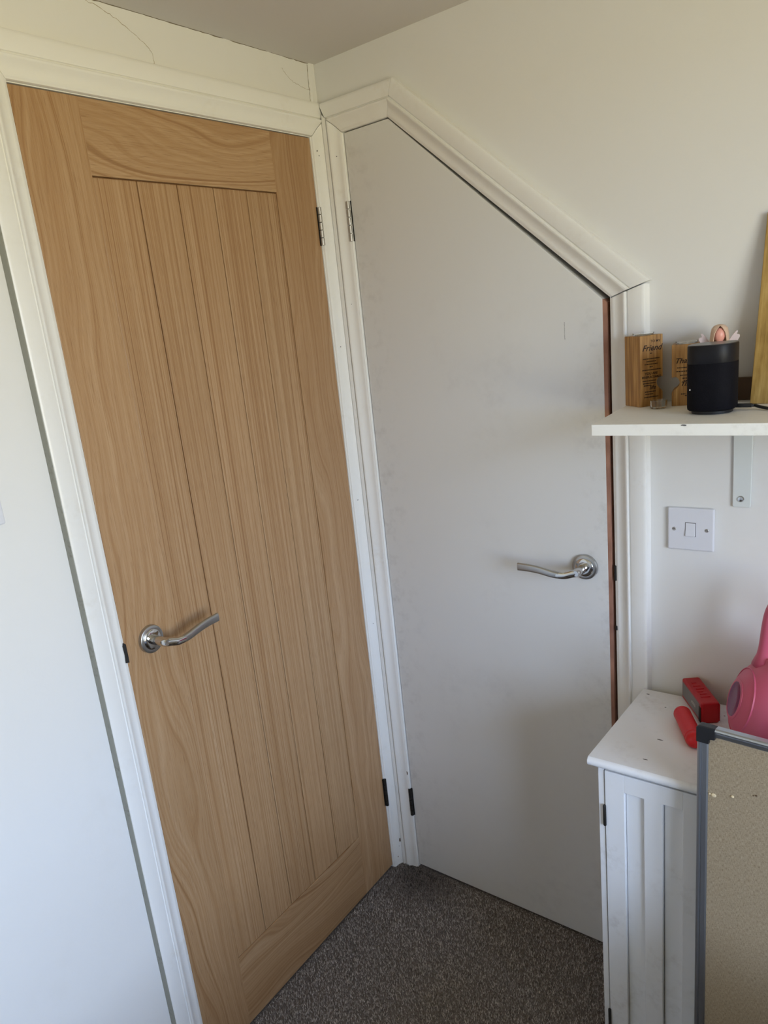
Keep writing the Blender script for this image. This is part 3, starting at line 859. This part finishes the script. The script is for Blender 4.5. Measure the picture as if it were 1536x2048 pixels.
def cab_door(x0, x1, hinge_left):
    d = bpy.data.objects.new('door', None); COL.objects.link(d); d.parent = cb; d.empty_display_size = .03
    yF, yB = ly(CY0) - .0025, ly(CY0) + .0150
    z0, z1 = .052, .7170
    sw = .0360
    box('stile', x0, x0 + sw, yF, yB, z0, z1, M['cabinet'], d, bevel=.0009)
    box('stile', x1 - sw, x1, yF, yB, z0, z1, M['cabinet'], d, bevel=.0009)
    box('rail', x0 + sw - .0003, x1 - sw + .0003, yF, yB, .6800, z1, M['cabinet'], d, bevel=.0009)
    box('rail', x0 + sw - .0003, x1 - sw + .0003, yF, yB, z0, z0 + .05, M['cabinet'], d, bevel=.0009)
    a, b = x0 + sw, x1 - sw
    n = 3
    for k in range(n):
        u0, u1 = a + (b - a) * k / n, a + (b - a) * (k + 1) / n
        yy = yF + (.0085 if k != 1 else .0008)
        box('panel_board', u0 + .0005, u1 - .0005, yy, yB - .001, z0 + .049, .6810, M['cabinet'], d, bevel=.0016)
    xh = x0 - .0006 if hinge_left else x1 + .0006
    for zz in (.6208, .135):
        v, f = lathe_vf([(.0022, zz - .0225), (.0030, zz - .021), (.0030, zz + .021), (.0022, zz + .0225)], 10)
        obj('hinge', [(p[0] + xh, p[1] + yF - .0018, p[2]) for p in v], f, M['dark_metal'], d, smooth=True, autosmooth=40)
cab_door(lx(.7652), lx(.9405), True)
cab_door(lx(.9425), lx(1.1185), False)

# ------------------------------------------------------------------ red toy and red tube on the cabinet
ra = math.radians(34)
rb = empty('red_box', (0.8790, -0.1150, ZC), ra, 'small red plastic box with a grey printed side panel on the white cabinet', 'toy box')
bw_, bl_, bh_ = .0345, .1120, .0450
obj('shell', *box_vf(0, bw_, 0, bl_, .0004, bh_), M['red'], rb, bevel=.0040, seg=3)
obj('panel', *box_vf(-.0006, .002, .010, bl_ - .006, .008, bh_ - .006), M['screen_grey'], rb, bevel=.0005)
obj('panel_gap', *box_vf(-.0008, .002, .002, .012, .002, bh_ - .010), M['black'], rb, bevel=.001)
sub = []
rr = random.Random(4)
for row, z in enumerate((.0240, .0205)):
    y = .030
    while y < .052:
        w_ = rr.uniform(.002, .005); sub.append(box_vf(-.0009, -.0004, y, y + w_, z, z + .0020)); y += w_ + .001
obj('panel_print', *join_vf(sub), M['print_light'], rb)
for k, y in enumerate((.024, .036, .046, .058, .070, .084)):
    obj('raised_mark', *box_vf(.008 + .002 * (k % 2), .026 - .003 * (k % 3), y, y + .0042, bh_ - .0006, bh_ + .0014), M['red'], rb, bevel=.0008)
obj('rim', *box_vf(bw_ - .0012, bw_ + .0012, .0006, bl_ - .0006, .004, bh_ - .0045), M['red'], rb, bevel=.0012)
rt = empty('red_tube', (0.8690, -0.1610, ZC), math.radians(29), 'bright red rounded tube lying beside the red box', 'tube')
P, S = [], []
for i in range(49):
    t = i / 48; y = -.0625 + .125 * t
    e_ = min(t, 1 - t) * .125
    r = .0160 if e_ > .0160 else math.sqrt(max(1e-8, .0160 ** 2 - (.0160 - e_) ** 2)) + .0004
    P.append((0, y, .0163)); S.append((r, r))
obj('barrel', *sweep_vf(P, S, 24), M['red2'], rt, smooth=True, autosmooth=80)
obj('cap_ring', *lathe_vf([(.0161, -.041), (.0164, -.0405), (.0164, -.036), (.0161, -.0355)], 28, 'y', (0, 0, .0165)), M['red2'], rt, smooth=True, autosmooth=40)

# ------------------------------------------------------------------ pink kettlebell-shaped toy
pk = empty('pink_kettlebell', (1.0400, -0.1430, ZC), label='pink plastic kettlebell-shaped toy with a purple oval disc on its side', cat='toy')
rB, zB = .1060, .0780
prof = []
for q in range(-47, 60, 6):
    a = math.radians(q); prof.append((rB * math.cos(a), zB + rB * math.sin(a)))
prof = [(prof[0][0] - .006, .0004)] + prof + [(.0500, zB + .0960), (.0475, zB + .1050), (.0400, zB + .1080)]
dirn = Vector((-0.88, -0.40, 0.27)).normalized()
bv, bf = lathe_vf(prof, 96)
fv = []
for q in bv:                     # flat facet where the disc is set in
    w_ = Vector(q) - Vector((0, 0, zB)); k_ = w_.dot(dirn)
    fv.append(tuple(Vector(q) - dirn * max(0.0, k_ - .1000)))
obj('body', fv, bf, M['pink'], pk, smooth=True, autosmooth=60)
P = []; S = []
for i in range(41):
    t = math.pi * i / 40
    x = -.0440 * math.copysign(abs(math.cos(t)) ** .32, math.cos(t)); z = zB + .0860 + .1180 * math.sin(t) ** .75
    rr_ = .0145 + .0120 * math.exp(-(z - zB - .0860) / .018); P.append((x, 0, z)); S.append((rr_, rr_))
obj('handle', *sweep_vf(P, S, 20, Vector((0, 1, 0))), M['pink'], pk, smooth=True)
# disc set into the left side
zax = dirn; xax = Vector((0, 0, 1)).cross(zax).normalized(); yax = zax.cross(xax)
mt = Matrix((xax, yax, zax)).transposed()
def on_side(vf, dist):
    return [tuple(Vector((0, 0, zB)) + mt @ Vector(p) + dirn * dist) for p in vf[0]], vf[1]
obj('disc_rim', *on_side(lathe_vf([(.0375, -.006), (.0365, .0002), (.0345, .0010), (.0318, .0012), (.0312, .0004), (.0312, -.004)], 48), .1002), M['pink'], pk, smooth=True, autosmooth=50)
dsk = obj('disc', *on_side(lathe_vf([(.0314, -.006), (.0314, .0008), (.0300, .0010), (.0290, .0004), (.0100, .0004)], 48), .1002), M['purple'], pk, smooth=True, autosmooth=40)
dsk['label'] = 'dark purple translucent-looking oval disc'
obj('seam', *on_side(lathe_vf([(.0575, -.010), (.0590, .0012), (.0602, .0012), (.0615, -.010)], 64), rB * .832), M['pink'], pk, smooth=True, autosmooth=50)

# ------------------------------------------------------------------ pinboard leaning on the cabinet
pb_w, pb_h = 0.60, 0.8760
pbm = empty('pinboard', (0.9445, -0.3850, 0.0), label='beige fabric pinboard with aluminium frame and black corners leaning on the cabinet', cat='pinboard')
pbm.rotation_mode = 'XYZ'
right = Vector((math.cos(math.radians(7.0)), -math.sin(math.radians(7.0)), 0))
up = Vector((-.0115, .0400, .875)).normalized()
right = (right - up * right.dot(up)).normalized()
bk = right.cross(up) * -1           # points towards the wall
rot = Matrix((right, bk, up)).transposed()
pbm.matrix_world = Matrix.Translation((0.9505, -0.3850, 0.0045)) @ rot.to_4x4()
fwid = .0170
FP = [(0, 0), (0, -.011), (.0015, -.0135), (.004, -.0145), (.0062, -.0138), (.0070, -.0118), (.0082, -.0118), (.0090, -.0132), (.0150, -.0112), (fwid, -.0085), (fwid, 0)]
def frame_bar(name, p0, p1, inward):
    v, f = [], []; n = len(FP)
    for P0 in (p0, p1):
        for s, y in FP: v.append((P0[0] + inward[0] * s, y, P0[1] + inward[1] * s))
    for k in range(n): f.append((k, (k + 1) % n, n + (k + 1) % n, n + k))
    f.append(tuple(range(n))); f.append(tuple(range(n, 2 * n)))
    return obj(name, v, f, M['alu'], pbm, smooth=True, autosmooth=25)
c_ = .026
frame_bar('frame_bar', (0, c_), (0, pb_h - c_), (1, 0))
frame_bar('frame_bar', (pb_w, c_), (pb_w, pb_h - c_), (-1, 0))
frame_bar('frame_bar', (c_, pb_h), (pb_w - c_, pb_h), (0, -1))
frame_bar('frame_bar', (c_, 0), (pb_w - c_, 0), (0, 1))
for sx, sz in ((0, 0), (1, 0), (0, 1), (1, 1)):
    X = (lambda x: x) if sx == 0 else (lambda x: pb_w - x)
    Z = (lambda z: z) if sz == 0 else (lambda z: pb_h - z)
    poly = [(-.0008, .0030), (.0030, -.0008), (.0285, -.0008), (.0285, .0195), (.0215, .0200), (.0195, .0220), (.0190, .0290), (-.0008, .0290)]
    obj('corner_cap', *prism_vf([(X(a), Z(b)) for a, b in poly], -.0152, .0004), M['cap_black'], pbm, bevel=.0016)
obj('fabric_panel', *box_vf(fwid - .003, pb_w - fwid + .003, -.0085, -.002, fwid - .003, pb_h - fwid + .003), M['hessian'], pbm)
box('back_sheet', .004, pb_w - .004, -.002, .0006, .004, pb_h - .004, M['brown'], pbm)
for i, (x, z, r) in enumerate(((.0200, .7560, .0012), (.0262, .7555, .0026), (.0283, .7562, .0012), (.0552, .7640, .0017), (.0905, .7790, .0010))):
    ball('torn_fibre', (x, -.0092, z), (r * 1.7, .0014, r * 1.4), M['cream'] if i != 4 else M['brown'], pbm, 10, 6)
for i, (x, z) in enumerate(((.0245, .7530), (.0525, .7640), (.0860, .7770))):
    ball('pin_hole', (x, -.0086, z), (.0011, .0004, .0009), M['brown'], pbm, 8, 5)

# ------------------------------------------------------------------ unseen bed-shaped blocker, added to shade the lower right
bd = empty('single_bed', (1.13, -0.56, 0), label='single bed with slate grey cover outside the picture to the right', cat='bed')
box('base', 0.02, 0.96, -1.93, -0.02, 0.10, 0.34, M['brown'], bd, bevel=.01)
box('mattress', 0, 0.98, -1.95, 0, 0.34, 0.52, M['bed_cover'], bd, bevel=.04, seg=3)
box('cover', -0.01, 0.99, -1.50, 0.005, 0.48, 0.57, M['bed_cover'], bd, bevel=.04, seg=3)
for sx_, sy_ in ((.06, -.06), (.06, -1.89), (.92, -.06), (.92, -1.89)):
    box('leg', sx_ - .025, sx_ + .025, sy_ - .025, sy_ + .025, -.004, .10, M['brown'], bd)

# ------------------------------------------------------------------ carpet pile
N = 90000
pts = np.empty((0, 2))
while len(pts) < N:
    q = rng.uniform((-.02, -1.35), (1.0, .02), (200000, 2))
    keep = (q[:, 1] < 0.0) & (q[:, 0] > -q[:, 1] * math.tan(TH) - .002) & ((q[:, 0] < 0.745) | (q[:, 1] < -.33)) & (q[:, 0] < .93) & ~((q[:, 0] > .9) & (q[:, 1] > -.45))
    # only the wedge of floor between the doors and the cabinet
    pts = np.vstack([pts, q[keep]])
pts = pts[:N]
h = rng.uniform(.0050, .0095, N)
# pile does not stand inside the doors or frame feet
near = (pts[:, 1] > -.019) & (pts[:, 0] < .70)
lxp = pts[:, 0] * math.cos(TH) + pts[:, 1] * math.sin(TH)
near |= lxp < .0030
h[near] = .0030
near2 = (lxp < .020) & (pts[:, 1] > -.05); h[near2] = .003
ang = rng.uniform(0, 2 * math.pi, N)
w = rng.uniform(.0009, .0017, N)
lean_a = rng.uniform(0, 2 * math.pi, N); lean_d = rng.uniform(0, .0035, N)
V = np.zeros((N, 4, 3))
for k in range(3):
    a = ang + 2 * math.pi * k / 3
    V[:, k, 0] = pts[:, 0] + w * np.cos(a); V[:, k, 1] = pts[:, 1] + w * np.sin(a); V[:, k, 2] = -.0042
V[:, 3, 0] = pts[:, 0] + lean_d * np.cos(lean_a); V[:, 3, 1] = pts[:, 1] + lean_d * np.sin(lean_a); V[:, 3, 2] = -.0042 + h
base = (np.arange(N) * 4)[:, None]
F = np.concatenate([base + np.array([0, 1, 3]), base + np.array([1, 2, 3]), base + np.array([2, 0, 3])], 1).reshape(-1, 3)
me = bpy.data.meshes.new('carpet_pile')
me.vertices.add(N * 4); me.vertices.foreach_set('co', V.reshape(-1))
me.loops.add(F.size); me.loops.foreach_set('vertex_index', F.reshape(-1).astype(np.int32))
me.polygons.add(len(F)); me.polygons.foreach_set('loop_start', np.arange(0, F.size, 3, dtype=np.int32))
me.update(calc_edges=True); me.validate()
tone = rng.beta(1.6, 2.4, N)
c0 = np.array(srgb(78, 74, 72)[:3]); c1 = np.array(srgb(226, 219, 216)[:3])
cc = c0 + (c1 - c0) * tone[:, None]
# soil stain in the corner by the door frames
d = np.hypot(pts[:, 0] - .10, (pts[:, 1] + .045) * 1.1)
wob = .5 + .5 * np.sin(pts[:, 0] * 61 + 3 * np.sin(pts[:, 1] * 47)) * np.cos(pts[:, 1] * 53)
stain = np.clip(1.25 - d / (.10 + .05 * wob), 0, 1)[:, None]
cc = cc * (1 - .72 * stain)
col = np.ones((N, 4, 4)); col[:, :, :3] = cc[:, None, :]
at = me.color_attributes.new('tuft', 'FLOAT_COLOR', 'POINT')
at.data.foreach_set('color', col.reshape(-1).astype(np.float32))
me.materials.append(M['tuft'])
cp = bpy.data.objects.new('carpet_pile', me); COL.objects.link(cp)
tag(cp, 'short dark grey brown carpet pile', 'carpet', kind='stuff')
